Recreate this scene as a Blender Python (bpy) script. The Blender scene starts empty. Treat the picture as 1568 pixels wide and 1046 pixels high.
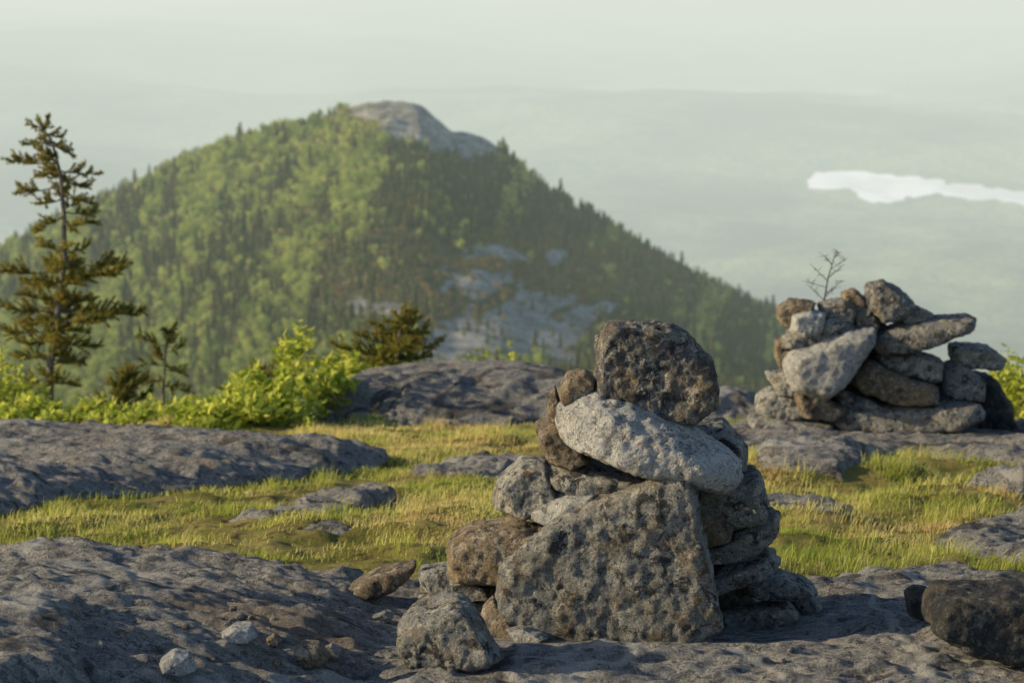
import bpy, bmesh, math, random
import numpy as np
from mathutils import Vector, Matrix, noise as mnoise
random.seed(7); rng=np.random.default_rng(11)
D2R=math.pi/180
scene=bpy.context.scene
# ------------------------------------------------------------------ camera
PITCH=9.5*D2R; F=85/36*1568; CZ=1.6
cd=bpy.data.cameras.new("camera"); cam=bpy.data.objects.new("camera",cd); scene.collection.objects.link(cam)
cd.lens=85; cd.sensor_width=36; cam.location=(0,0,CZ); cam.rotation_euler=(math.pi/2-PITCH,0,0)
cd.clip_start=.1; cd.clip_end=200000
cd.dof.use_dof=True; cd.dof.focus_distance=5.75; cd.dof.aperture_fstop=7.5
scene.camera=cam
def ray(u,v):
    dx=(u-784)/F; dz=(523-v)/F
    return np.array([dx, math.cos(PITCH)+dz*math.sin(PITCH), -math.sin(PITCH)+dz*math.cos(PITCH)])
def at(u,v,Y):
    d=ray(u,v); s=Y/d[1]; return np.array([d[0]*s,Y,CZ+d[2]*s])
def ratio(v):
    d=ray(784,v); return -d[2]/d[1]
# ------------------------------------------------------------------ light
SAZ=-89*D2R; SEL=18*D2R
sv=Vector((math.sin(SAZ)*math.cos(SEL),math.cos(SAZ)*math.cos(SEL),math.sin(SEL)))
sl=bpy.data.lights.new("sun",'SUN'); sl.energy=5.0; sl.angle=.5*D2R; sl.color=(1,.80,.49)
so=bpy.data.objects.new("sun",sl); scene.collection.objects.link(so); so.rotation_euler=(-sv).to_track_quat('-Z','Y').to_euler(); so.location=(-20,5,10)
w=bpy.data.worlds.new("World"); scene.world=w; w.use_nodes=True
nt=w.node_tree; nt.nodes.clear()
o=nt.nodes.new("ShaderNodeOutputWorld"); b=nt.nodes.new("ShaderNodeBackground"); s=nt.nodes.new("ShaderNodeTexSky")
s.sky_type='NISHITA'; s.sun_disc=False; s.sun_elevation=SEL; s.sun_rotation=SAZ%(2*math.pi); s.altitude=900; s.dust_density=1.8; s.air_density=1.0; s.ozone_density=1.0
b.inputs[1].default_value=.145; nt.links.new(s.outputs[0],b.inputs[0]); nt.links.new(b.outputs[0],o.inputs[0])
scene.view_settings.view_transform='Standard'; scene.view_settings.look='None'; scene.view_settings.exposure=0
# ------------------------------------------------------------------ numpy noise
RT=rng.uniform(-1,1,(256,256))
def vn(x,y,sd=0):
    x=np.asarray(x,float)+sd*17.3; y=np.asarray(y,float)+sd*9.7
    xi=np.floor(x).astype(int); yi=np.floor(y).astype(int); fx=x-xi; fy=y-yi
    fx=fx*fx*(3-2*fx); fy=fy*fy*(3-2*fy)
    g=lambda a,c: RT[a&255,c&255]
    return (g(xi,yi)*(1-fx)+g(xi+1,yi)*fx)*(1-fy)+(g(xi,yi+1)*(1-fx)+g(xi+1,yi+1)*fx)*fy
def fbm(x,y,o=4,sd=0):
    r=0;a=1;t=0
    for i in range(o):
        r=r+a*vn(np.asarray(x)*2**i*(1+.03*i)+i*5.2,np.asarray(y)*2**i+i*3.1,sd+i); t+=a; a*=.5
    return r/t
def ss(a,b_,x): 
    t=np.clip((x-a)/(b_-a),0,1); return t*t*(3-2*t)
def sdpoly(px,py,poly):
    d=np.full(px.shape,1e9); inside=np.zeros(px.shape,bool); n=len(poly)
    for i in range(n):
        ax,ay=poly[i]; bx,by=poly[(i+1)%n]
        ex,ey=bx-ax,by-ay; wx,wy=px-ax,py-ay
        t=np.clip((wx*ex+wy*ey)/(ex*ex+ey*ey+1e-12),0,1)
        d=np.minimum(d,(wx-ex*t)**2+(wy-ey*t)**2)
        c=((ay<=py)&(by>py))|((by<=py)&(ay>py))
        with np.errstate(divide='ignore',invalid='ignore'):
            xx=ax+(py-ay)/(by-ay+1e-15)*ex
        inside^= c&(px<xx)
    return np.where(inside,1,-1)*np.sqrt(d)
# ------------------------------------------------------------------ material helpers
def newmat(name):
    m=bpy.data.materials.new(name); m.use_nodes=True; m.node_tree.nodes.clear(); return m,m.node_tree
class N:
    def __init__(s,nt): s.nt=nt
    def new(s,t,**k):
        n=s.nt.nodes.new(t)
        for a,v in k.items(): setattr(n,a,v)
        return n
    def set(s,sock,v):
        if hasattr(v,'is_output') : s.nt.links.new(v,sock)
        else: sock.default_value=v
    def noise(s,vec,scale,detail=4,rough=.55,dist=0):
        n=s.new("ShaderNodeTexNoise"); s.set(n.inputs['Vector'],vec); n.inputs['Scale'].default_value=scale
        n.inputs['Detail'].default_value=detail; n.inputs['Roughness'].default_value=rough; n.inputs['Distortion'].default_value=dist
        return n.outputs[0]
    def ridge(s,vec,scale,detail=4,rough=.55,dist=0):
        f=s.noise(vec,scale,detail,rough,dist); return s.math('SUBTRACT',1.0,s.math('MULTIPLY',s.math('ABSOLUTE',s.math('SUBTRACT',f,.5)),4.0))
    def ramp(s,f,stops):
        n=s.new("ShaderNodeValToRGB"); s.set(n.inputs[0],f); e=n.color_ramp.elements
        while len(e)<len(stops): e.new(.5)
        for i,(p,c) in enumerate(stops):
            e[i].position=p; e[i].color=(c,c,c,1) if isinstance(c,(int,float)) else (*c,1)
        return n.outputs[0]
    def mix(s,f,a,b_,mode='MIX'):
        n=s.new("ShaderNodeMix",data_type='RGBA',blend_type=mode); s.set(n.inputs[0],f)
        s.set(n.inputs[6],a if not isinstance(a,tuple) else (*a,1)); s.set(n.inputs[7],b_ if not isinstance(b_,tuple) else (*b_,1)); return n.outputs[2]
    def math(s,op,a,b_=0.0):
        n=s.new("ShaderNodeMath",operation=op); s.set(n.inputs[0],a); s.set(n.inputs[1],b_); return n.outputs[0]
    def mapping(s,vec,scale=(1,1,1),rot=(0,0,0),loc=(0,0,0)):
        n=s.new("ShaderNodeMapping"); s.set(n.inputs[0],vec); n.inputs['Scale'].default_value=scale; n.inputs['Rotation'].default_value=rot
        s.set(n.inputs['Location'],loc); return n.outputs[0]
    def bump(s,h,strength,dist,normal=None):
        n=s.new("ShaderNodeBump"); s.set(n.inputs['Height'],h); n.inputs['Strength'].default_value=strength; n.inputs['Distance'].default_value=dist
        if normal is not None: s.set(n.inputs['Normal'],normal)
        return n.outputs[0]
    def bsdf(s,col,rough=.9,normal=None,spec=.2):
        n=s.new("ShaderNodeBsdfPrincipled"); s.set(n.inputs['Base Color'],col if not isinstance(col,tuple) else (*col,1)); s.set(n.inputs['Roughness'],rough)
        n.inputs['Specular IOR Level'].default_value=spec
        if normal is not None: s.set(n.inputs['Normal'],normal)
        return n.outputs[0]
    def out(s,sh):
        n=s.new("ShaderNodeOutputMaterial"); s.nt.links.new(sh,n.inputs[0])
    def leafsh(s,col,trans=.45,rough=.6):
        a=s.new("ShaderNodeBsdfDiffuse"); s.set(a.inputs[0],col); a=a.outputs[0]
        if trans<=0: return a
        t=s.new("ShaderNodeBsdfTranslucent"); s.set(t.inputs[0],col)
        m=s.new("ShaderNodeMixShader"); m.inputs[0].default_value=trans; s.nt.links.new(a,m.inputs[1]); s.nt.links.new(t.outputs[0],m.inputs[2]); return m.outputs[0]
    def haze(s,sh,L,stops,maxd=20000.):  # aerial haze painted into the material: emission mixed in by distance from origin
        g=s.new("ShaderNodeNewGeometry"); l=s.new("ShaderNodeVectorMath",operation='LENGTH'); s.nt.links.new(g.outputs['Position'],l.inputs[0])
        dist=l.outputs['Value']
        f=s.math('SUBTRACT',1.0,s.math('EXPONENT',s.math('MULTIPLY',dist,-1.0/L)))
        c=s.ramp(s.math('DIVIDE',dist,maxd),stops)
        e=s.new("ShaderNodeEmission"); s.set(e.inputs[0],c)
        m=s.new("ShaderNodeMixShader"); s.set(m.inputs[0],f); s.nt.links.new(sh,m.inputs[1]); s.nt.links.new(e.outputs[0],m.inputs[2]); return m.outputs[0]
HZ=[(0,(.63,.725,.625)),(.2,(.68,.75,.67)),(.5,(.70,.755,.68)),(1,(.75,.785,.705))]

def stone_mat(name,dark,mid,light,lich=.5,pale=.5,stain=.3):
    m,t=newmat(name); n=N(t)
    tc=n.new("ShaderNodeTexCoord").outputs['Object']; oi=n.new("ShaderNodeObjectInfo").outputs['Random']
    off=n.new("ShaderNodeCombineXYZ"); n.set(off.inputs[0],n.math('MULTIPLY',oi,37.)); n.set(off.inputs[1],n.math('MULTIPLY',oi,19.)); 
    v=n.mapping(tc,loc=off.outputs[0])
    c=n.mix(n.ramp(n.noise(v,9,5,.6),[(.35,0.),(.65,1.)]),dark,mid)
    c=n.mix(n.ramp(n.noise(v,24,6,.7,.3),[(.5,0.),(.58,.9)]),c,light)
    d=n.ramp(n.noise(v,27,5,.65,.6),[(.56-.04*lich,0.),(.595,1.)])
    c=n.mix(n.math('MULTIPLY',d,.9*min(1,lich+.3)),c,(.045,.048,.055))
    d2=n.ramp(n.noise(n.mapping(v,loc=(9,3,1)),90,4,.7,.5),[(.57,0.),(.62,1.)])
    c=n.mix(n.math('MULTIPLY',d2,.8),c,(.06,.06,.065))
    p=n.ramp(n.noise(n.mapping(v,loc=(5,3,8)),38,5,.65,.4),[(.575,0.),(.61,1.)])
    c=n.mix(n.math('MULTIPLY',p,.95*pale),c,(.66,.65,.56))
    q=n.ramp(n.noise(n.mapping(v,loc=(1,13,2)),13,4,.6),[(.50,0.),(.66,stain)])
    c=n.mix(q,c,(.38,.28,.15))
    sp=n.noise(v,260,2,.7); c=n.mix(.85,c,n.ramp(sp,[(.3,.2),(.7,.8)]),'OVERLAY')
    vv=n.math('ADD',.85,n.math('MULTIPLY',oi,.35)); c=n.mix(1.,c,vv,'MULTIPLY')
    h=n.math('ADD',n.noise(v,22,9,.76),n.math('MULTIPLY',n.noise(v,120,5,.75),.5))
    h=n.math('ADD',h,n.math('MULTIPLY',n.ridge(v,14,5,.6,.4),.12))
    n.out(n.bsdf(c,.88,n.bump(h,1.,.035)))
    return m
M_gray=stone_mat("granite_lichen",(.25,.26,.255),(.37,.375,.36),(.50,.50,.47),.8,.8,.35)
M_light=stone_mat("granite_pale",(.46,.48,.49),(.59,.60,.59),(.68,.68,.66),.2,.3,.15)
M_dark=stone_mat("granite_dark",(.13,.135,.145),(.22,.225,.235),(.34,.34,.31),.8,.7,.5)
M_brown=stone_mat("granite_rusty",(.25,.195,.14),(.35,.29,.21),(.46,.40,.31),.5,.6,.6)
M_shaded=stone_mat("granite_shaded",(.04,.045,.05),(.07,.075,.08),(.13,.13,.12),.9,.2,.2)  # granite for shaded stones, the shadow's darkness put into the base colour

def meshobj(name,V,Fc,mats,smooth=False):
    me=bpy.data.meshes.new(name); me.from_pydata([tuple(map(float,v)) for v in V],[],Fc); me.update()
    ob=bpy.data.objects.new(name,me); scene.collection.objects.link(ob)
    for m in mats: me.materials.append(m)
    if smooth: me.polygons.foreach_set('use_smooth',[True]*len(me.polygons))
    return ob
def npmesh(name,V,Fq,mats,smooth=True):
    me=bpy.data.meshes.new(name); V=np.ascontiguousarray(V,dtype=np.float32); Fq=np.ascontiguousarray(Fq,dtype=np.int32); k=Fq.shape[1]
    me.vertices.add(len(V)); me.vertices.foreach_set('co',V.ravel())
    me.loops.add(Fq.size); me.loops.foreach_set('vertex_index',Fq.ravel())
    me.polygons.add(len(Fq)); me.polygons.foreach_set('loop_start',np.arange(0,Fq.size,k,dtype=np.int32)); 
    me.polygons.foreach_set('use_smooth',np.full(len(Fq),smooth)); me.update(calc_edges=True); me.validate()
    ob=bpy.data.objects.new(name,me); scene.collection.objects.link(ob)
    for m in mats: me.materials.append(m)
    return ob
def grid_faces(nr,nc):
    i=np.arange(nr*nc).reshape(nr,nc)
    return np.stack([i[:-1,:-1],i[:-1,1:],i[1:,1:],i[1:,:-1]],-1).reshape(-1,4)

# ------------------------------------------------------------------ summit ground
PY=np.array([-5,0,5,6,8,10,11,12,13,14,16,20,30,60.]); PZ=np.array([.1,.05,0,-.08,-.34,-.60,-.71,-.86,-1.06,-1.36,-2.3,-4.3,-10,-27])
_yy=np.linspace(-5,60,3000); _zz=np.interp(_yy,PY,PZ); k=np.hanning(41); k/=k.sum(); _zz=np.convolve(np.pad(_zz,20,'edge'),k,'valid')
def prof(y): return np.interp(y,_yy,_zz)
_ty=np.linspace(1.2,12.6,1200); _tr=(CZ-prof(_ty))/_ty
def gY(v): return float(np.interp(-ratio(v),-_tr,_ty))
def gpt(u,v):
    Y=gY(v); p=at(u,v,Y); return (p[0],Y)
def PP(l): return [gpt(*q) for q in l]
SLABS=[
 (PP([(-900,905),(0,898),(560,908),(640,912),(760,905),(900,895),(1180,895),(1250,908),(1330,885),(1450,882),(1568,893),(2400,895),(2400,4000),(-900,4000)]),.012,.06),
 (PP([(-700,888),(0,880),(230,880),(400,895),(520,912),(590,960),(420,1300),(-700,1500)]),.155,.85),
 (PP([(-250,1040),(60,1010),(140,1050),(160,1150),(-250,1300)]),.05,.12),
 (PP([(-600,775),(0,782),(150,765),(300,748),(450,738),(590,714),(540,700),(400,688),(200,680),(0,678),(-600,680)]),.115,.50),
 ([(-1.6,13.0),(-.6,12.55),(0.5,12.5),(0.9,13.0),(0.9,15.2),(-.4,15.2),(-1.2,14.0)],.44,1.2),
 ([(.7,12.6),(1.4,12.5),(1.7,13.2),(1.2,14.5),(.5,14.5)],.24,.5),
 (PP([(1080,700),(1180,722),(1300,728),(1400,708),(1568,720),(2000,725),(2000,662),(1140,662)]),.05,.14),
 (PP([(350,798),(450,782),(580,768),(605,776),(520,792),(400,806)]),.035,.06),
 (PP([(465,822),(500,812),(550,822),(520,832)]),.03,.04),
 (PP([(1150,785),(1200,778),(1285,790),(1290,803),(1200,800)]),.04,.05),
 (PP([(1440,842),(1480,815),(1568,800),(2000,795),(2000,880),(1568,872),(1500,862)]),.05,.10),
 (PP([(1470,775),(1530,760),(1650,748),(1800,750),(1800,775),(1560,785)]),.06,.1),
 (PP([(1150,735),(1230,728),(1330,742),(1290,752),(1180,748)]),.03,.05),
 (PP([(640,735),(690,722),(760,720),(800,727),(750,738)]),.015,.04),
]
DC=gpt(400,1015)
def dirtf(x,y):
    q=((x-DC[0])/.24)**2+((y-DC[1])/.2)**2
    return .55*ss(1.1,.2,q+1.3*fbm(x*14,y*14,4,44))
def ground(x,y):
    x=np.asarray(x,float); y=np.asarray(y,float)
    z0=prof(y)
    z=.035*fbm(x*.55,y*.55,2,3)
    z=z+.10*np.exp(-(((x-1.15)/.55)**2+((y-9.3)/.5)**2))+.06*np.exp(-(((x-1.7)/.5)**2+((y-8.2)/.5)**2))
    mask=np.zeros_like(z); wob=.06*fbm(x*2.3,y*2.3,4,5)+.04*fbm(x*9,y*9,3,6)
    for poly,H,wd in SLABS:
        sd=sdpoly(x,y,poly)+wob
        t=np.clip(sd/wd,0,1); z=z+H*(1-(1-t)**2.2)
        mask=np.maximum(mask,ss(-.015,.02,sd))
    wx=x+.15*fbm(x*1.2,y*1.2,2,8); wy=y+.16*x+.10*fbm(x*1.5,y*1.5,3,9)
    st=fbm(wx*2.2,wy*9,4,1); st2=fbm(wx*9,wy*30,3,2)
    rid=1-np.abs(fbm(wx*1.1,wy*4.5,3,12))*2
    near=np.clip(y/8,0.75,1.25)*(1-.5*ss(12,13,y))
    q=fbm(wx*.8,wy*2.6,4,15)*5; fr=q-np.floor(q); led=(np.floor(q)+ss(.3,.48,fr))/5
    rid2=1-np.abs(fbm(wx*5,wy*15,3,18))*2.5
    far=1-.4*ss(12,13,y)
    zr=(.018*st+.05*led+.008*rid)*near+(.010*st2+.014*rid2+.012*fbm(x*2.5,y*2.5,4,4)+.011*fbm(x*20,y*38,3,17))*far
    zg=.025*fbm(x*7,y*7,3,7)+.04*fbm(x*2,y*3,2,14)
    z=z+mask*zr+(1-mask)*zg
    cal=np.exp(-((np.clip(np.abs(x-.23)-.35,0,9)/.2)**2+((y-5.65)/.33)**4))
    z=z*(1-.85*cal)
    return z0+z,mask
def gz(x,y): return float(ground(np.array([x]),np.array([y]))[0][0])
def hitY(u,v):
    Y=np.linspace(4.4,14,2400); d=ray(u,v); s_=Y/d[1]; zz=CZ+d[2]*s_; gg=ground(d[0]*s_,Y)[0]
    i=np.argmax(zz<gg); return float(Y[i]) if (zz<gg).any() else 12.
A=np.linspace(-.36,.36,800); rows=np.concatenate([np.linspace(1.2,4.2,40)[:-1],np.geomspace(4.2,15.5,950),np.geomspace(15.7,60,60)])
YY,AA=np.meshgrid(rows,A,indexing='ij'); XX=AA*(YY+1.5)
ZZ,MM=ground(XX.ravel(),YY.ravel())
m,t=newmat("summit_ground"); n=N(t)
tc=n.new("ShaderNodeTexCoord").outputs['Object']
at_=n.new("ShaderNodeAttribute",attribute_name="rock").outputs['Fac']
dr_=n.new("ShaderNodeAttribute",attribute_name="dirt").outputs['Fac']
wv=n.mapping(tc,scale=(1,2.2,1),rot=(0,0,.16))
c=n.mix(n.ramp(n.noise(tc,2.3,5,.6),[(.35,0.),(.65,1.)]),(.33,.34,.355),(.47,.47,.47))
c=n.mix(n.ramp(n.noise(wv,14,7,.72,.4),[(.48,0.),(.58,.85)]),c,(.63,.62,.58))
c=n.mix(n.ramp(n.noise(wv,24,7,.75,.5),[(.52,0.),(.58,.8)]),c,(.12,.122,.13))
c=n.mix(n.ramp(n.noise(tc,70,5,.75,.4),[(.56,0.),(.61,.8)]),c,(.085,.085,.09))
c=n.mix(n.ramp(n.noise(tc,45,5,.7,.2),[(.57,0.),(.62,.75)]),c,(.67,.66,.60))
c=n.mix(n.ramp(n.noise(tc,5.5,5,.65),[(.55,0.),(.70,.5)]),c,(.38,.29,.18))
c=n.mix(n.ramp(n.ridge(n.mapping(tc,rot=(0,0,.5),scale=(.5,1.,1)),1.3,3,.5,.6),[(.94,0.),(.985,.8)]),c,(.07,.07,.07))
c=n.mix(n.ramp(n.ridge(n.mapping(tc,rot=(0,0,-.9),scale=(1.,.35,1),loc=(3,1,0)),.8,3,.5,.4),[(.965,0.),(.985,.75)]),c,(.72,.72,.70))
sp=n.noise(tc,240,2,.7); c=n.mix(.8,c,n.ramp(sp,[(.3,.2),(.7,.8)]),'OVERLAY')
c=n.mix(dr_,c,n.mix(n.noise(tc,60,5,.7),(.16,.11,.07),(.38,.28,.18)))
h=n.math('ADD',n.noise(wv,10,10,.78,.3),n.math('MULTIPLY',n.noise(tc,70,6,.75),.5))
h=n.math('ADD',h,n.math('MULTIPLY',n.ridge(wv,16,6,.65,.4),.2))
rock=n.bsdf(c,.75,n.bump(h,1.,.11),spec=.3)
gc=n.mix(n.ramp(n.noise(tc,3,5,.6),[(.4,0.),(.6,1.)]),(.30,.29,.08),(.52,.44,.17))
gc=n.mix(n.ramp(n.noise(tc,12,5,.7),[(.53,0.),(.63,.85)]),gc,(.13,.10,.06))
soil=n.bsdf(gc,1.,n.bump(n.noise(tc,40,6,.75),1.,.07),spec=.05)
mk=n.ramp(n.math('ADD',at_,n.math('MULTIPLY',n.math('SUBTRACT',n.noise(tc,20,4,.6),.5),.5)),[(.45,0.),(.55,1.)])
ms=n.new("ShaderNodeMixShader"); n.set(ms.inputs[0],mk); t.links.new(soil,ms.inputs[1]); t.links.new(rock,ms.inputs[2]); n.out(ms.outputs[0])
g=npmesh("ground",np.stack([XX.ravel(),YY.ravel(),ZZ],1),grid_faces(len(rows),len(A)),[m])
at2=g.data.attributes.new("rock",'FLOAT','POINT'); at2.data.foreach_set('value',MM.astype(np.float32))
at3=g.data.attributes.new("dirt",'FLOAT','POINT'); at3.data.foreach_set('value',dirtf(XX.ravel(),YY.ravel()).astype(np.float32))

# ------------------------------------------------------------------ grass
def grass(n_,seed):
    r=np.random.default_rng(seed)
    y=np.sqrt(r.uniform(5.9**2,13.4**2,n_)); x=r.uniform(-.30,.30,n_)*(y+.8)
    z,mk=ground(x,y); nz=fbm(x*4.5,y*4.5,3,21); nb=fbm(x*1.1,y*1.4,3,22)
    keep=(mk<.35)&(r.uniform(-1,1,n_)<-.12+3.2*nz+1.2*nb+.3*(x>.9))
    x,y,z,nz,nb,mk=[q[keep] for q in (x,y,z,nz,nb,mk)]; n1=len(x)
    tall=ss(.15,.6,fbm(x*5,y*5,2,23)+.25*(x>.9)+.1*nb)
    L=(.010+.024*r.random(n1)**1.5)*(1+1.4*tall)*(.8+.04*y)
    az=r.uniform(0,2*np.pi,n1); ln=r.uniform(.2,1.1,n1)
    dx=np.cos(az)*ln*L*.8+.3*L; dy=np.sin(az)*ln*L*.8; wz=r.uniform(0,np.pi,n1)
    wd=(.0009+.0007*r.random(n1))*(y/7); ex=np.cos(wz)*wd; ey=np.sin(wz)*wd
    V=np.zeros((n1,5,3)); z=z-.003
    V[:,0]=np.stack([x-ex,y-ey,z],1); V[:,1]=np.stack([x+ex,y+ey,z],1)
    mx,my,mz=x+dx*.35,y+dy*.35,z+L*.6
    V[:,2]=np.stack([mx+ex*.8,my+ey*.8,mz],1); V[:,3]=np.stack([mx-ex*.8,my-ey*.8,mz],1)
    V[:,4]=np.stack([x+dx,y+dy,z+L*(1-.35*ln)],1)
    i=np.arange(n1)[:,None]*5
    T=np.concatenate([i+np.array([[0,1,2]]),i+np.array([[0,2,3]]),i+np.array([[3,2,4]])])
    col=np.clip(.44+.9*fbm(x*1.8,y*2.2,3,25)+.22*r.standard_normal(n1)+.16*(x>.9),0,1)
    return V.reshape(-1,3),T,np.repeat(col,5)
V,T,col=grass(400000,5)
m,t=newmat("grass"); n=N(t)
a=n.new("ShaderNodeAttribute",attribute_name="tone").outputs['Fac']
c=n.ramp(a,[(0,(.26,.34,.06)),(.35,(.52,.53,.12)),(.7,(.82,.75,.32)),(1,(.66,.46,.22))])
n.out(n.leafsh(c,.55,.7))
gr=npmesh("grass",V,T,[m],False); q=gr.data.attributes.new("tone",'FLOAT','POINT'); q.data.foreach_set('value',col.astype(np.float32))

# ------------------------------------------------------------------ stones
texA=bpy.data.textures.new("rock_large",'CLOUDS'); texA.noise_scale=.11; texA.noise_depth=3
texB=bpy.data.textures.new("rock_small",'CLOUDS'); texB.noise_scale=.022; texB.noise_depth=4
def stone(name,poly,parent=None,ploc=None,Y=None,T=.2,mat=None,front=.72,back=.7,lean=0,seed=1,res=55,amp=1.,skew=0,yaw=None):
    r=random.Random(seed*31+int(poly[0][0])); lift=0
    if Y is None:
        vm=max(p[1] for p in poly); um=sum(p[0] for p in poly)/len(poly)
        Y=hitY(um,vm-2)+T*.2
        if parent is None: lift=.1*T
    pts=[at(u,v,Y) for u,v in poly]; c=sum(pts)/len(pts)
    if yaw is None: yaw=-random.Random(seed*7+3).uniform(-.02,.34)
    bm=bmesh.new()
    for k_,s_ in ((-1,front),(-.6,(1+front)/2+.06),(0,1.),(.55,.95),(1,back)):
        for p in pts:
            d=p-c; j=1+r.uniform(-.05,.03)
            yy=k_*T/2*(1+r.uniform(-.16,.06))
            bm.verts.new((d[0]*s_*j+skew*yy, yy+lean*d[2]+yaw*d[0], d[2]*s_*j))
    bmesh.ops.convex_hull(bm,input=bm.verts[:])
    lo=[v for v in bm.verts if not v.link_faces]; bmesh.ops.delete(bm,geom=lo,context='VERTS')
    me=bpy.data.meshes.new(name); bm.to_mesh(me); bm.free(); me.materials.append(mat)
    ob=bpy.data.objects.new(name,me); scene.collection.objects.link(ob); ob.location=(c[0],c[1],c[2]+lift)
    dim=max(max(p[0] for p in pts)-min(p[0] for p in pts),max(p[2] for p in pts)-min(p[2] for p in pts),T)
    q=ob.modifiers.new("rm",'REMESH'); q.mode='VOXEL'; q.voxel_size=dim/res; q.use_smooth_shade=True
    q=ob.modifiers.new("sm",'SMOOTH'); q.factor=.5; q.iterations=2
    q=ob.modifiers.new("da",'DISPLACE'); q.texture=texA; q.texture_coords='GLOBAL'; q.strength=min(.028,dim*.10)*amp; q.mid_level=.45
    q=ob.modifiers.new("db",'DISPLACE'); q.texture=texB; q.texture_coords='GLOBAL'; q.strength=min(.013,dim*.05)*amp; q.mid_level=.45
    if parent is not None:
        ob.parent=parent; ob.matrix_parent_inverse=Matrix.Translation(-Vector(ploc))
    return ob
def empty(name,loc):
    e=bpy.data.objects.new(name,None); e.location=loc; scene.collection.objects.link(e); return e
G,Lt,Dk,Br=M_gray,M_light,M_dark,M_brown
Y1=5.68; l1=tuple(at(930,960,Y1)); c1=empty("rock_cairn",l1)
C1=[
("cap_stone",[(913,530),(930,499),(940,494),(1025,495),(1040,505),(1080,545),(1097,587),(1092,614),(1062,642),(1010,641),(935,607),(914,600),(910,560)],0,.20,Dk,.93,.06),
("cap_chip",[(912,517),(930,510),(938,530),(934,548),(915,548)],.07,.08,Lt,.7,0),
("long_boulder",[(856,648),(862,625),(880,608),(910,603),(965,612),(1060,655),(1128,698),(1137,725),(1112,747),(1060,736),(1000,730),(930,703),(866,682)],-.08,.24,Lt,.6,.25),
("face_slab",[(762,900),(775,868),(850,800),(960,745),(1045,714),(1056,728),(1066,830),(1076,880),(1102,945),(1062,965),(1035,987),(960,992),(880,978),(800,970),(762,932)],-.13,.16,G,.97,.04),
("right_upper_stone",[(1030,640),(1110,648),(1143,680),(1141,716),(1100,712),(1040,680)],.11,.2,G,.7,.1),
("right_block",[(1050,745),(1130,738),(1160,718),(1172,760),(1166,785),(1120,798),(1055,785)],.04,.22,G,.88,.1),
("rusty_block",[(1050,774),(1105,782),(1119,800),(1116,820),(1082,834),(1050,830)],-.02,.14,Br,.88,0),
("right_slab",[(1055,838),(1110,826),(1160,790),(1191,784),(1190,805),(1152,833),(1140,846),(1080,858),(1055,856)],.02,.2,G,.8,.1),
("right_slab",[(1060,877),(1130,858),(1175,841),(1195,850),(1182,866),(1140,884),(1090,900),(1060,896)],.04,.2,G,.8,.1),
("right_slab",[(1135,887),(1200,878),(1242,888),(1252,902),(1210,912),(1140,908)],.10,.18,G,.8,.1),
("base_stone",[(1100,937),(1160,930),(1205,924),(1222,936),(1210,951),(1150,957),(1102,952)],None,.12,G,.85,.1),
("base_chip",[(1200,912),(1240,908),(1258,925),(1250,941),(1225,934)],None,.08,G,.8,.1),
("base_chip",[(1118,914),(1138,905),(1159,912),(1156,924),(1125,928)],None,.06,Lt,.8,.1),
("base_stone",[(1060,880),(1086,888),(1106,945),(1076,955),(1050,940)],-.06,.14,G,.8,.1),
("left_rusty_stone",[(853,598),(868,570),(895,565),(914,575),(914,603),(885,612),(860,620)],.0,.13,Br,.8,.1),
("left_chip",[(838,600),(850,592),(856,610),(864,628),(852,648),(838,642)],.04,.1,Dk,.75,0),
("left_stone",[(821,650),(850,643),(885,668),(905,700),(880,714),(840,706),(826,682)],.02,.18,Br,.75,.1),
("left_slab",[(822,718),(860,706),(905,708),(965,720),(1000,735),(950,752),(890,748),(838,738)],.02,.22,G,.8,.1),
("left_block",[(763,738),(798,706),(836,704),(852,738),(858,762),(800,788),(757,772)],.04,.2,G,.88,.1),
("left_wedge",[(802,785),(820,769),(860,756),(915,750),(925,762),(880,788),(842,801),(810,798)],-.04,.14,Lt,.75,.1),
("left_boulder",[(688,832),(720,808),(790,797),(835,804),(850,825),(805,860),(760,884),(692,886),(684,852)],.02,.22,Br,.88,.1),
("left_low_stone",[(640,872),(690,864),(755,885),(765,908),(700,914),(645,902)],.08,.16,G,.8,.1),
("left_low_stone",[(640,915),(665,905),(760,900),(790,930),(750,965),(680,955),(640,940)],.08,.2,G,.8,.1),
("corner_boulder",[(612,962),(640,935),(700,914),(722,920),(732,950),(766,990),(750,1001),(660,1018),(615,1010),(610,985)],None,.2,G,.88,.1),
("pale_stone",[(738,932),(755,911),(778,935),(795,965),(782,976),(750,972),(735,955)],-.10,.09,Br,.8,0),
("base_chip",[(775,966),(800,960),(842,972),(822,983),(785,983)],-.2,.06,Lt,.7,.1),
("core_stone",[(850,640),(1000,650),(1130,700),(1140,790),(1100,830),(880,830),(845,740)],.17,.22,Dk,.7,0),
("core_stone",[(790,800),(1130,790),(1160,860),(1150,935),(800,945),(760,880)],.18,.22,Dk,.7,0),
]
YW={"face_slab":-.20,"long_boulder":-.08,"cap_stone":-.14,"core_stone":0,"corner_boulder":-.3,"left_boulder":-.3}
for i,(nm,pl,dy,T_,mt,fr,ln) in enumerate(C1):
    stone(nm,pl,c1,l1,None if dy is None else Y1+dy,T_,mt,fr,lean=ln,seed=i+1,yaw=YW.get(nm),res=85 if nm in("face_slab","long_boulder","cap_stone") else (30 if nm=="core_stone" else 50))
Y2=11.15; l2=tuple(at(1350,665,Y2)); c2=empty("rock_cairn",l2)
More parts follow.
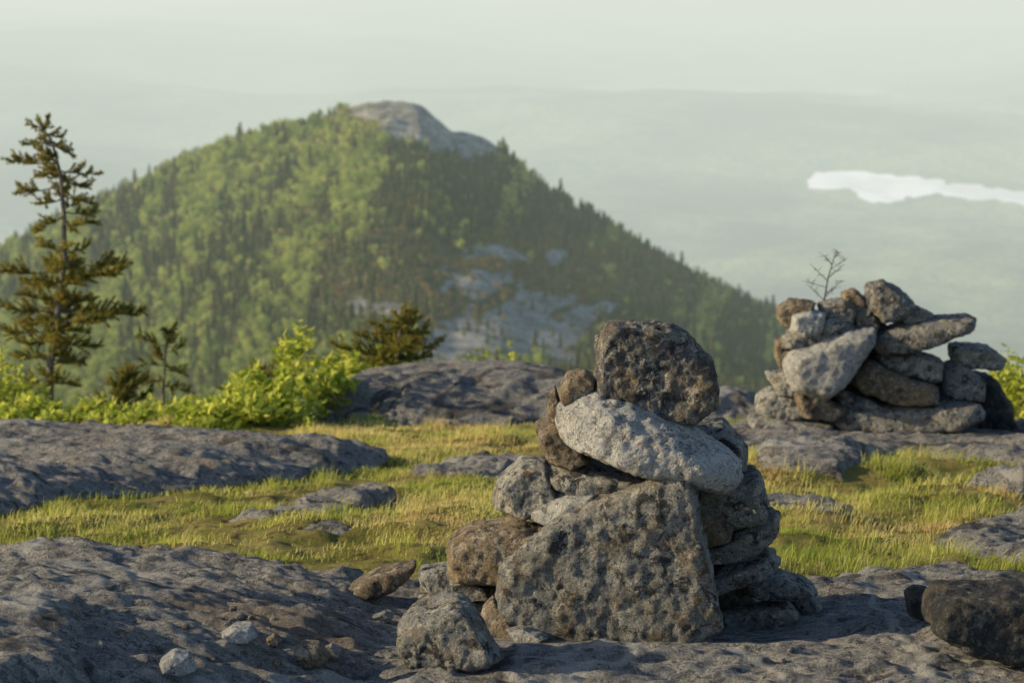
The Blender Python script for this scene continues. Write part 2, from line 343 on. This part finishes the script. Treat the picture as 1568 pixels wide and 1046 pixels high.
C2=[
("cap_stone",[(1324,436),(1350,429),(1380,444),(1401,466),(1386,486),(1345,494),(1328,472)],0,.24,Dk,.75),
("cap_chip",[(1288,448),(1308,441),(1322,453),(1327,476),(1300,478),(1287,464)],.05,.14,Br,.75),
("upper_slab",[(1336,512),(1400,492),(1440,485),(1490,483),(1489,500),(1440,521),(1380,539),(1345,542),(1333,527)],-.05,.28,G,.8),
("rusty_stone",[(1190,472),(1210,458),(1250,461),(1243,480),(1215,492),(1200,502),(1189,488)],0,.2,Br,.75),
("pale_stone",[(1211,482),(1240,472),(1266,480),(1257,506),(1230,517),(1209,506)],-.08,.15,Lt,.75),
("thin_slab",[(1200,513),(1240,514),(1300,484),(1314,500),(1240,532),(1190,530)],0,.25,G,.75),
("pale_boulder",[(1195,562),(1208,541),(1300,508),(1342,500),(1340,525),(1292,592),(1262,613),(1215,597)],-.12,.25,Lt,.75),
("rusty_slab",[(1299,568),(1330,554),(1400,578),(1434,590),(1431,613),(1380,619),(1320,603),(1299,587)],-.08,.22,Br,.8),
("mid_stone",[(1344,545),(1400,538),(1442,550),(1437,580),(1400,577),(1350,560)],-.02,.2,G,.82),
("right_slab",[(1453,527),(1510,528),(1538,548),(1530,560),(1480,561),(1453,547)],.05,.25,G,.8),
("right_stone",[(1440,562),(1470,550),(1502,580),(1501,610),(1450,611),(1434,596)],-.02,.22,G,.8),
("base_slab",[(1270,642),(1300,628),(1440,620),(1490,611),(1501,630),(1470,646),(1380,661),(1288,664)],-.1,.3,G,.85),
("left_stone",[(1158,606),(1180,594),(1235,608),(1245,630),(1200,642),(1158,627)],.05,.25,G,.8),
("base_slab",[(1147,642),(1200,638),(1275,645),(1275,672),(1200,670),(1148,657)],-.02,.3,G,.8),
("left_stone",[(1212,598),(1270,612),(1294,626),(1272,643),(1228,638)],-.08,.2,Br,.8),
("shadow_boulder",[(1488,572),(1520,575),(1543,615),(1552,660),(1505,672),(1468,648),(1490,610)],.12,.35,M_shaded,.8),
("base_stone",[(1378,664),(1440,652),(1477,655),(1472,674),(1400,677)],-.12,.2,Dk,.8),
("left_chip",[(1187,520),(1205,515),(1212,545),(1195,565),(1186,548)],.02,.15,Br,.8),
("left_chip",[(1173,572),(1205,566),(1235,600),(1190,604)],.0,.2,G,.8),
("mid_stone",[(1275,592),(1330,604),(1355,622),(1285,626)],-.02,.2,Dk,.8),
("upper_stone",[(1252,466),(1290,456),(1312,472),(1305,492),(1262,494)],.02,.2,G,.8),
("upper_stone",[(1375,470),(1405,468),(1428,482),(1400,496),(1375,492)],.02,.18,G,.8),
("upper_stone",[(1300,474),(1332,470),(1345,492),(1338,512),(1308,505)],.0,.18,Dk,.8),
("upper_chip",[(1240,494),(1272,488),(1296,494),(1270,508),(1242,508)],-.06,.12,G,.8),
("core_stone",[(1225,505),(1340,480),(1400,540),(1395,600),(1220,600)],.15,.25,M_shaded,.8),
("core_stone",[(1195,590),(1300,560),(1480,575),(1492,660),(1200,662)],.14,.28,M_shaded,.8),
]
for i,(nm,pl,dy,T_,mt,fr) in enumerate(C2):
    stone(nm,pl,c2,l2,Y2+dy,T_,mt,fr,lean=.1,seed=i+60,res=36,amp=1.2)
LS=[
 ([(531,915),(548,895),(572,881),(610,870),(643,866),(632,886),(600,906),(560,926),(535,926)],.12,Br),
 ([(338,974),(360,961),(385,962),(398,975),(385,986),(350,985)],.08,Lt),
 ([(408,980),(420,973),(432,980),(428,989),(412,989)],.04,Br),
 ([(450,1000),(462,988),(490,992),(505,1010),(490,1022),(458,1022)],.08,Br),
 ([(490,997),(508,988),(525,996),(520,1008),(498,1010)],.05,G),
 ([(246,1015),(268,1001),(290,1006),(302,1030),(280,1037),(250,1030)],.08,Lt),
 ([(1414,938),(1430,922),(1500,924),(1600,915),(1700,935),(1700,1005),(1600,1020),(1480,1000),(1418,968)],.26,M_shaded),  # boulder in the cairn's shadow, shade deepened by its dark colour
 ([(1386,915),(1400,904),(1425,908),(1432,930),(1410,953),(1390,945)],.10,M_shaded),
 ([(1080,915),(1105,908),(1112,925),(1090,934)],.05,G),
 ([(570,945),(590,938),(604,946),(590,955)],.04,G),
]
rs=random.Random(9)
for _ in range(38):
    u=rs.choice((rs.uniform(300,640),rs.uniform(120,500),rs.uniform(1150,1400))); v=rs.uniform(930,1040); q=rs.uniform(3,8)
    LS.append(([(u-q,v+q*.2),(u-q*.4,v-q*.6),(u+q*.5,v-q*.5),(u+q,v+q*.1),(u+q*.5,v+q*.6),(u-q*.6,v+q*.6)],q*.0026,rs.choice((G,Br,G))))
for i,(pl,T_,mt) in enumerate(LS):
    stone("boulder" if i==6 else ("stone" if i<10 else "pebble"),pl,None,None,None,T_,mt,.9 if i==6 else .78,lean=.1,seed=i+200,yaw=0,res=60 if i==6 else (34 if i<10 else 14))

# ------------------------------------------------------------------ vegetation helpers
def tube(V,Fc,pts,rad,sides=6):
    b0=len(V); pts=[Vector(p) for p in pts]
    for i,p in enumerate(pts):
        d=(pts[min(i+1,len(pts)-1)]-pts[max(i-1,0)]).normalized(); a=d.orthogonal().normalized(); c=d.cross(a)
        for k_ in range(sides):
            an=2*math.pi*k_/sides; V.append(p+(a*math.cos(an)+c*math.sin(an))*rad[i])
    for i in range(len(pts)-1):
        for k_ in range(sides):
            a0=b0+i*sides+k_; a1=b0+i*sides+(k_+1)%sides; Fc.append((a0,a1,a1+sides,a0+sides))
def needle_mat(name,dk,lt):
    m,t=newmat(name); n=N(t)
    tc=n.new("ShaderNodeTexCoord").outputs['Object']
    c=n.mix(n.ramp(n.noise(tc,14,3,.6),[(.35,0.),(.65,1.)]),dk,lt); n.out(n.leafsh(c,.4,.6)); return m
M_needle=needle_mat("spruce_needles",(.14,.165,.04),(.44,.37,.09))
m,t=newmat("bark"); n=N(t); tc=n.new("ShaderNodeTexCoord").outputs['Object']
c=n.ramp(n.noise(tc,60,4,.7),[(.3,(.09,.085,.08)),(.7,(.28,.25,.21))]); n.out(n.bsdf(c,.95,n.bump(n.noise(tc,90,4),.8,.01))); M_bark=m
def spruce(name,trunk,branches,Y,rb=.02,dens=1.,seed=1,extra=0):
    r=random.Random(seed); tp=[Vector(at(u,v,Y)) for u,v in trunk]
    tp[0].z=gz(tp[0].x,Y)-.05
    V=[];Fc=[]; NV=[];NF=[]
    nT=len(tp); tube(V,Fc,tp,[rb*(1-.85*i/(nT-1)) for i in range(nT)],8)
    def needles(p,d,L,nn):
        d=d.normalized(); a=d.orthogonal().normalized(); b_=d.cross(a)
        for i in range(nn):
            s_=r.random(); q=p+d*L*s_; an=r.uniform(0,6.283); o_=(a*math.cos(an)+b_*math.sin(an))
            e=(o_*.8+d*r.uniform(.3,.9)).normalized()*r.uniform(.013,.024); w_=e.cross(Vector((r.random()-.5,r.random()-.5,r.random()-.5))).normalized()*.0028
            k_=len(NV); NV.extend([q-w_,q+w_,q+e]); NF.append((k_,k_+1,k_+2))
    def branch(p0,p1,bare):
        L=(p1-p0).length; mid=(p0+p1)/2+Vector((0,0,-.08*L)); pts=[]
        for i in range(7):
            s_=i/6; pts.append(p0*(1-s_)**2+mid*2*s_*(1-s_)+p1*s_*s_+Vector((r.uniform(-1,1),r.uniform(-1,1),r.uniform(-1,1)))*.03*L*(s_ if i<6 else 1))
        tube(V,Fc,pts,[.16*rb*(1-.7*i/6)+.001 for i in range(7)],5)
        nt_=max(5,int(L/.013*dens))
        for j in range(nt_):
            s_=bare+(1-bare)*(j+r.random())/nt_; i=min(5,int(s_*6)); f=s_*6-i; p=pts[i].lerp(pts[i+1],f); d=(pts[i+1]-pts[i]).normalized()
            side=d.cross(Vector((0,0,1))).normalized()*r.choice((-1,1)); up_=Vector((0,0,1))
            dd=(d*r.uniform(.2,1.)+side*r.uniform(.1,1.)+up_*r.uniform(-.3,1.2)).normalized(); l_=(.045+.28*L*(1-s_)+.02*r.random())*r.uniform(.5,1.25); l_=min(l_,.14)
            tube(V,Fc,[p,p+dd*l_],[.0014,.0007],3); needles(p,dd,l_,int(l_*950))
    for (u0,v0,u1,v1,dyy,bare) in branches:
        p0=Vector(at(u0,v0,Y)); p1=Vector(at(u1,v1,Y+dyy)); branch(p0,p1,bare)
        for _ in range(extra+(1 if (v0>400 and extra and len(branches)>20) else 0)):
            L=(p1-p0).length*r.uniform(.35,.8); an=r.choice((1,-1))*r.uniform(.6,2.0)+(0 if p1.x>p0.x else math.pi)
            branch(p0+Vector((0,0,r.uniform(-.04,.04))),p0+Vector((math.cos(an)*L,math.sin(an)*L,(p1.z-p0.z)*.6+r.uniform(-.04,.06))),bare*.8)
    off=len(V); V+=NV; nb=len(Fc); Fc+=[tuple(i+off for i in f) for f in NF]
    ob=meshobj(name,V,Fc,[M_bark,M_needle]); mi=np.zeros(len(Fc),np.int32); mi[nb:]=1; ob.data.polygons.foreach_set('material_index',mi); return ob
spruce("spruce_tree",[(80,700),(76,620),(77,560),(90,470),(99,400),(98,330),(92,265),(80,218),(60,189)],[
 (66,196,42,190,0,.0),(66,196,75,186,0,0),(72,205,98,212,.05,0),(78,215,38,222,0,.1),(82,222,112,238,0,.1),(86,240,52,228,-.1,.1),(88,250,14,246,0,.4),(92,262,146,266,0,.25),(90,258,60,268,.2,.2),(93,275,135,286,.1,.3),
 (94,285,28,294,0,.5),(96,300,140,310,-.05,.3),(96,305,62,312,.1,.3),(97,325,146,326,0,.35),(97,330,58,352,0,.5),(98,345,140,340,.1,.3),
 (99,385,60,372,0,.3),(99,388,135,376,0,.3),(99,400,192,406,0,.5),(99,405,72,402,.2,.3),(98,415,0,414,-.1,.5),(97,428,150,414,.2,.4),(97,425,190,412,-.2,.5),(96,440,35,432,.2,.3),(94,460,30,450,0,.2),(93,465,145,458,0,.2),
 (90,475,0,470,0,.3),(90,478,218,478,0,.45),(88,485,40,495,.2,.1),(88,490,170,488,-.2,.3),(86,500,135,510,0,.2),(84,505,5,508,.1,.3),(82,520,30,525,0,.2),(80,525,150,530,.1,.3),(79,545,20,548,0,.3),(79,550,130,554,0,.3),(78,575,35,590,0,.4),(78,580,115,590,0,.4)],14.6,.030,1.,3,1)
spruce("spruce_tree",[(603,600),(606,560),(610,520),(614,495),(616,474)],[
 (606,548,511,528,0,.25),(607,540,676,522,0,.2),(608,530,545,512,0,.2),(609,525,655,500,0,.2),(611,515,570,495,.1,.1),(612,505,645,488,0,.1),(614,495,590,490,0,0),(615,490,636,480,0,0),(605,555,540,545,.2,.2),(606,552,660,545,.2,.2),(606,560,570,560,-.2,.2),(607,545,620,520,-.3,.1)],14.0,.014,.9,5,2)
spruce("spruce_tree",[(250,680),(250,600),(254,540),(256,500)],[
 (254,530,212,515,0,.3),(254,540,283,530,0,.3),(252,560,218,555,0,.2),(252,565,280,568,0,.2),(251,580,205,590,0,.2),(251,590,290,598,0,.2),(251,545,235,535,0,.1),(255,515,268,500,0,.1)],14.8,.012,.7,6,1)
spruce("spruce_tree",[(190,700),(190,640),(192,600),(196,562)],[(190,625,150,610,0,.1),(190,620,235,600,0,.1),(191,605,165,585,0,.1),(192,600,225,580,0,.1),(193,590,180,572,0,.0),(190,635,230,632,0,0),(190,635,155,635,0,0),(194,580,210,568,0,0)],13.6,.012,.9,7,2)
spruce("spruce_tree",[(405,660),(405,600),(410,575),(412,556)],[(406,610,365,585,0,.1),(406,600,440,575,0,.1),(408,590,385,570,0,.1),(409,585,430,562,0,.1),(406,620,350,605,0,.1),(406,620,455,600,0,.1)],13.8,.012,.9,8,2)
V=[];Fc=[]; r=random.Random(4)
tr=[at(1255,520,11.5),at(1262,460,11.5),at(1268,425,11.5),at(1280,385,11.5)]; tube(V,Fc,tr,[.007,.005,.0035,.002],6)
for u0,v0,u1,v1 in [(1262,460,1235,435),(1264,450,1290,430),(1267,430,1248,412),(1269,425,1293,405),(1272,412,1295,398),(1274,405,1262,392),(1277,395,1288,386),(1265,440,1228,430),(1263,455,1280,440)]:
    a_=Vector(at(u0,v0,11.5)); b_=Vector(at(u1,v1,11.5+r.uniform(-.06,.06))); tube(V,Fc,[a_,b_],[.0028,.001],4)
    for k_ in range(8):
        p=a_.lerp(b_,r.uniform(.3,1)); tube(V,Fc,[p,p+Vector((r.uniform(-.03,.03),r.uniform(-.03,.03),r.uniform(-.01,.03)))],[.0018,.001],3)
meshobj("dead_sapling",V,Fc,[M_bark])

def leaf_mat(name,a_,b_):
    m,t=newmat(name); n=N(t)
    at_=n.new("ShaderNodeAttribute",attribute_name="tone").outputs['Fac']
    c=n.mix(at_,a_,b_); n.out(n.leafsh(c,.5,.5)); return m
M_leaf=leaf_mat("green_leaves",(.19,.28,.03),(.80,.82,.17))
def shrub(name,blobs,leaf=.03,seed=1,dens=1.):
    r=random.Random(seed); V=[];Fc=[]; LV=[];LF=[];tone=[]
    for (u,v,Y,ru,rv) in blobs:
        c=Vector(at(u,v,Y)); rx=ru/F*Y; rz=rv/F*Y
        for s_ in range(max(3,int(46*dens*(ru/60)))):
            bx=c.x+r.uniform(-.9,.9)*rx; by=Y+r.uniform(-.25,.25); base=Vector((bx,by,gz(bx,by)))
            an=r.uniform(0,6.283); q=r.random()**.5
            top=max(0,1-(q*math.cos(an))**2)**.5
            tip=Vector((c.x+q*math.cos(an)*rx,Y+q*math.sin(an)*.35,c.z+rz*top*(r.uniform(.1,1.0) if r.random()<.75 else r.uniform(.9,1.6))))
            if tip.z<base.z+.04: tip.z=base.z+.06
            base=base.lerp(Vector((tip.x,tip.y,base.z)),.6)
            pts=[base,base.lerp(tip,.5)+Vector((r.uniform(-.02,.02),r.uniform(-.02,.02),0)),tip]; tube(V,Fc,pts,[.003,.0022,.001],4)
            L=(tip-base).length; nl=int(7+L*36)
            tn=r.uniform(-.2,.2)
            for j in range(nl):
                f=.2+.8*(j+r.random())/nl; p=base.lerp(tip,f)
                d=Vector((r.uniform(-1,1),r.uniform(-1,1),r.uniform(-.3,.8))).normalized(); p=p+d*.01; l_=leaf*r.uniform(.6,1.2)
                sdv=d.cross(Vector((r.uniform(-.8,.8),r.uniform(-.8,.8),1))).normalized()*l_*.36; nrm=d.cross(sdv).normalized()*l_*.08
                k_=len(LV); LV.extend([p,p+d*l_*.35+sdv+nrm,p+d*l_*.75+sdv*.75+nrm,p+d*l_,p+d*l_*.75-sdv*.75+nrm,p+d*l_*.35-sdv+nrm])
                LF.append((k_,k_+1,k_+2,k_+3)); LF.append((k_,k_+3,k_+4,k_+5)); tone+= [min(1,max(0,.5+tn+r.uniform(-.4,.4)))]*6
    off=len(V); nb=len(Fc); V+=LV; Fc+=[tuple(i+off for i in f) for f in LF]
    ob=meshobj(name,V,Fc,[M_bark,M_leaf]); mi=np.zeros(len(Fc),np.int32); mi[nb:]=1; ob.data.polygons.foreach_set('material_index',mi)
    a_=ob.data.attributes.new("tone",'FLOAT','POINT'); a_.data.foreach_set('value',[0.]*off+tone)
shrub("leafy_shrub",[(395,632,12.0,78,38),(330,652,11.9,52,24),(430,618,12.3,42,34),(540,580,13.9,75,34),(500,608,12.9,42,26),(440,540,13.0,10,30),(462,525,13.0,8,28),(590,568,14.3,44,18),(375,600,12.6,38,24),(300,664,11.8,34,14)],.055,1,1.3)
shrub("leafy_shrub",[(110,645,12.6,90,18),(30,645,12.6,60,18),(190,650,12.5,50,13),(8,570,13.5,14,34),(30,610,13.5,40,22),(-30,600,13.5,30,40),(235,648,12.8,40,12)],.046,2,1.3)
shrub("leafy_shrub",[(1552,594,12.8,36,36),(1600,600,12.8,40,36)],.048,3,1.9)
shrub("leafy_shrub",[(735,556,14.3,25,8),(782,547,14.3,6,12)],.035,4,.6)
shrub("leafy_shrub",[(478,640,11.9,22,12)],.026,5,.9)

# ------------------------------------------------------------------ far hill
SX=np.array([-1500,-600,-300,-100,0,100,200,300,400,480,540,575,600,650,675,695,715,740,770,800,860,950,1050,1150,1200,1300,1400,1600,2000,3000.])
SY=np.array([900,620,505,440,400,345,297,250,214,192,166,157,156,163,184,202,201,212,232,268,308,360,420,470,495,560,640,760,900,1100.])
_sx=np.linspace(-1500,3000,2600); _sr=np.array([ratio(v) for v in np.interp(_sx,SX,SY)])
_k=np.hanning(9);_k/=_k.sum(); _sr=np.convolve(np.pad(_sr,4,'edge'),_k,'valid')
def hill(x,y):
    a_=x/y*math.cos(PITCH)*.985; u=784+a_*F; S=np.interp(u,_sx,_sr)
    Dc=700.; near=np.maximum(.217,S+.012)
    t_=np.clip((y-240)/(Dc-240),0,1); r_=near+(S-near)*t_**.85
    pre=np.clip((240-y)/200,0,1); r_=r_+pre**1.5*.28
    z=CZ-r_*y
    z=z-np.clip(y-Dc,0,None)**1.0*.45*ss(0,60,y-Dc)
    z=z+(3.8*fbm(x*.018,y*.010,3,31)+1.2*fbm(x*.05,y*.05,3,32))*np.clip(y/300,0,1)*ss(720,600,y)
    rp=rockmask(u,r_)
    kn=np.exp(-(((u-660)/120)**2))*ss(600,680,y)
    z=z+kn*(1.3*fbm(x*.14,y*.07,3,33))
    return np.maximum(z,-505),u,r_,rp
RK=[(600,160,72,20),(655,180,62,40),(735,215,55,30),(700,215,60,28)]
RK2=[(715,515,66,54),(830,470,76,28),(790,393,74,12),(720,430,54,17),(830,520,74,28),(590,455,40,10),(925,470,20,10),(700,480,44,20),(860,492,50,18)]
def rockmask(u,r_):
    v=523+F*np.tan(np.arctan(r_)-PITCH); mk=np.zeros_like(u)
    nA=fbm(u*.05,v*.11,4,41); nB=fbm(u*.022+v*.012,v*.05,4,45)
    for cx,cy,rx,ry in RK:
        q=((u-cx)/rx)**2+((v-cy)/ry)**2; mk=np.maximum(mk,ss(1.35,.7,q+.8*nA))
    for cx,cy,rx,ry in RK2:
        q=((u-cx)/rx)**2+((v-cy)/ry)**2; mk=np.maximum(mk,ss(1.15,.75,q+1.3*nA+1.7*nB))
    return mk
hr=np.concatenate([np.linspace(40,230,30),np.linspace(236,760,300),np.geomspace(768,2200,30)]); ha=np.linspace(-.5,.5,640)
HY,HA=np.meshgrid(hr,ha,indexing='ij'); HX=HA*HY; hz_,hu,hrr,hk=hill(HX.ravel(),HY.ravel())
HL=4800
m,t=newmat("hill_ground"); n=N(t); tc=n.new("ShaderNodeTexCoord").outputs['Object']
at_=n.new("ShaderNodeAttribute",attribute_name="rock").outputs['Fac']
rc=n.mix(n.ramp(n.noise(tc,.12,6,.7),[(.4,0.),(.6,1.)]),(.26,.26,.24),(.54,.52,.47))
rc=n.mix(n.ramp(n.noise(n.mapping(tc,scale=(1,.4,2)),.5,5,.7),[(.51,0.),(.60,.7)]),rc,(.11,.12,.07))
gc=n.mix(n.ramp(n.noise(tc,.05,5,.6),[(.4,0.),(.6,1.)]),(.09,.11,.04),(.20,.18,.08))
c=n.mix(at_,gc,rc)
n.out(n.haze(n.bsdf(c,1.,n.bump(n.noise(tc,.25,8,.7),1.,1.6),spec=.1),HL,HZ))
hl=npmesh("mountain_peak",np.stack([HX.ravel(),HY.ravel(),hz_],1),grid_faces(len(hr),len(ha)),[m])
q=hl.data.attributes.new("rock",'FLOAT','POINT'); q.data.foreach_set('value',hk.astype(np.float32))
def fmat(name,stops,tr=.3):
    m,t=newmat(name); n=N(t)
    oi=n.new("ShaderNodeObjectInfo").outputs['Random']; g_=n.new("ShaderNodeNewGeometry").outputs['Position']
    f=n.math('ADD',n.math('MULTIPLY',oi,.5),n.math('MULTIPLY',n.noise(g_,.03,3,.6),.5)); c=n.ramp(f,stops)
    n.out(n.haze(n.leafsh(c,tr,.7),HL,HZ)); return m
MF1=fmat("spruce_canopy",[(.25,(.055,.075,.033)),(.75,(.15,.16,.065))],0)
MF2=fmat("birch_canopy",[(.25,(.20,.28,.075)),(.75,(.52,.56,.17))],.4)
MF3=fmat("scrub_canopy",[(.25,(.17,.15,.06)),(.75,(.34,.25,.10))],.2)
def tmpl_spruce(name,seed,mat):
    r=random.Random(seed); V=[];Fc=[]; tube(V,Fc,[(0,0,-.15),(0,0,.98)],[.02,.003],4)
    for k_ in range(20):
        h=.06+.92*(k_/20)**.9; R=.20*(1-h)**.8+.02
        for j in range(6):
            an=r.uniform(0,6.283); l_=R*r.uniform(.6,1.25); wv_=.06+.05*(1-h)
            d=Vector((math.cos(an),math.sin(an),-.25)); sd_=Vector((-math.sin(an),math.cos(an),0))*wv_
            p=Vector((0,0,h+r.uniform(-.01,.02))); i=len(V); V+= [p+Vector((0,0,.03)),p+d*l_*.6+sd_,p+d*l_,p+d*l_*.6-sd_]; Fc.append((i,i+1,i+2,i+3))
    return meshobj(name,V,Fc,[mat])
def tmpl_round(name,seed,mat,hgt):
    r=random.Random(seed); V=[];Fc=[]; tube(V,Fc,[(0,0,-.2),(0,0,.6*hgt)],[.03,.01],4)
    lob=[(Vector((r.uniform(-.22,.22),r.uniform(-.22,.22),hgt*r.uniform(.35,.85))),r.uniform(.13,.25)) for _ in range(8)]
    for i_ in range(150):
        c,R=r.choice(lob); d=Vector((r.gauss(0,1),r.gauss(0,1),r.gauss(0,1))).normalized(); p=c+d*R*r.uniform(.7,1.05)
        a_=(d+Vector((r.gauss(0,.5),r.gauss(0,.5),r.gauss(0,.5)))).orthogonal().normalized()*r.uniform(.05,.08); b_=a_.cross(d).normalized()*r.uniform(.04,.07)
        i=len(V); V+=[p-a_,p-b_,p+a_,p+b_]; Fc.append((i,i+1,i+2,i+3))
    return meshobj(name,V,Fc,[mat])
def forest(name,child,pts,sizes,seed):
    r=np.random.default_rng(seed); n1=len(pts); an=r.uniform(0,6.283,n1); V=np.zeros((n1,4,3))
    for k_ in range(4):
        b_=an+math.pi/4+k_*math.pi/2; V[:,k_,0]=pts[:,0]+np.cos(b_)*sizes/math.sqrt(2); V[:,k_,1]=pts[:,1]+np.sin(b_)*sizes/math.sqrt(2); V[:,k_,2]=pts[:,2]
    ob=npmesh(name,V.reshape(-1,3),np.arange(n1*4).reshape(n1,4),[],False)
    ob.instance_type='FACES'; ob.use_instance_faces_scale=True; ob.instance_faces_scale=1; ob.show_instancer_for_render=False; ob.show_instancer_for_viewport=False
    child.parent=ob
n_=34000
y=np.sqrt(rng.uniform(225**2,715**2,n_)); x=rng.uniform(-.25,.25,n_)*y
z,u,r_,rk=hill(x,y)
v=523+F*np.tan(np.arctan(r_)-PITCH)
_,_,_,rkb=hill(x,y+8)
keep=(np.maximum(rk,rkb*(v>300))<.4)|((rng.random(n_)<.10)&(v>300))
keep&=~((u>548)&(u<770)&(y>640)&(v<np.interp(u,[548,600,770],[175,185,245])))
x,y,z,u,v,rk=[q[keep] for q in (x,y,z,u,v,rk)]; n_=len(x)
P=np.stack([x,y,z-.15],1)
patch=fbm((u+v*.35)*.022,v*.008,3,51)+.35*fbm(u*.06,v*.03,2,52)
pb=np.clip(.56-(u-250)/850+patch*1.9,.04,.93)
pb=np.where((v>520)&(u<700),np.maximum(pb,.40+patch*.8),pb)
spur=np.exp(-(((u-850)/260)**2+((v-430)/75)**2)); pscr=np.clip(spur*1.1+.12+patch*.2,0,.9)
rr=rng.random(n_); r2=rng.random(n_)
isc=rr<pscr; ib=(~isc)&(r2<pb); isp=(~isc)&(~ib)
szs=(1.3+2.0*rng.random(n_)**1.5)*np.clip(.55+.5*(y-225)/400,.55,1.15)
big=(rng.random(n_)<.10); 
sp_s=szs*1.15*np.where(big,1.55,1)
half=rng.random(n_)<.5
sm_=np.clip(1-.55*np.exp(-(((u-600)/110)**2+((v-180)/40)**2)),.3,1)
forest("spruce_forest",tmpl_spruce("spruce_canopy_tree",1,MF1),P[isp&half],(sp_s*sm_)[isp&half],1)
forest("spruce_forest",tmpl_spruce("spruce_canopy_tree",2,MF1),P[isp&~half],(sp_s*sm_)[isp&~half],2)
forest("birch_forest",tmpl_round("birch_canopy_tree",3,MF2,1.1),P[ib],(szs*1.1*sm_)[ib],3)
forest("scrub_thicket",tmpl_round("scrub_bush",4,MF3,.8),P[isc],(szs*.8*sm_)[isc],4)

# ------------------------------------------------------------------ valley & lake
LZ=-492.
def atz(u,v,z):
    d=ray(u,v); s_=(z-CZ)/d[2]; return (d[0]*s_,d[1]*s_)
lk=[(1237,272),(1248,266),(1275,263),(1330,265),(1400,270),(1440,275),(1452,282),(1500,284),(1568,294),(1800,312),(1800,335),(1568,314),(1500,305),(1440,298),(1395,302),(1352,311),(1325,309),(1314,300),(1308,291),(1290,287),(1262,289),(1240,288)]
lk2=[]
for i in range(len(lk)):
    a_=lk[i]; b_=lk[(i+1)%len(lk)]; nn=max(1,int(math.hypot(a_[0]-b_[0],a_[1]-b_[1])/5))
    for j in range(nn):
        f=j/nn; uu=a_[0]+(b_[0]-a_[0])*f; v_=a_[1]+(b_[1]-a_[1])*f
        lk2.append((uu+8*float(vn(uu*.09,v_*.2,71)),v_+3.*float(vn(uu*.07,v_*.3,72))))
LP=np.array([atz(a_,b_,LZ) for a_,b_ in lk2]); LP0=[atz(a_,b_,LZ) for a_,b_ in lk]
vr=np.geomspace(800,90000,460); va=np.linspace(-.6,.6,460); VY,VA=np.meshgrid(vr,va,indexing='ij'); VX=VA*VY
x=VX.ravel();y=VY.ravel()
z=-470+150*fbm(x/1900,y/2600,5,61)+300*ss(11000,34000,y)*(.6+fbm(x/5000,y/6000,4,62))
dl=sdpoly(x,y,LP0); fl=ss(-900,-120,dl); z=z*(1-fl)+(-498)*fl
m,t=newmat("valley_forest"); n=N(t); tc=n.new("ShaderNodeTexCoord").outputs['Object']
c=n.mix(n.ramp(n.noise(n.mapping(tc,scale=(1,.55,1)),.0011,8,.66),[(.44,0.),(.56,1.)]),(.03,.045,.035),(.26,.31,.16))
c=n.mix(n.ramp(n.noise(n.mapping(tc,scale=(1,.45,1),rot=(0,0,.3)),.0005,6,.6),[(.5,0.),(.58,.9)]),c,(.50,.51,.36))
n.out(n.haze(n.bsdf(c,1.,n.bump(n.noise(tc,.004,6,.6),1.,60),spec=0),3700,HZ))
npmesh("valley",np.stack([x,y,z],1),grid_faces(len(vr),len(va)),[m])
m,t=newmat("lake_water"); n=N(t); tc=n.new("ShaderNodeTexCoord").outputs['Object']
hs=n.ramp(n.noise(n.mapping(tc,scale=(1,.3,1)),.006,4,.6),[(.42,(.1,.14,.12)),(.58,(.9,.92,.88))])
n.out(n.haze(n.bsdf(hs,.25,n.bump(n.noise(tc,.02,3),.1,1.),spec=.5),3800,[(0,(.95,.98,.92)),(1,(.95,.98,.92))]))  # painted glare: bright emission over pale water stands in for reflected sky
meshobj("lake",[(p[0],p[1],LZ) for p in LP],[tuple(range(len(LP)))],[m])
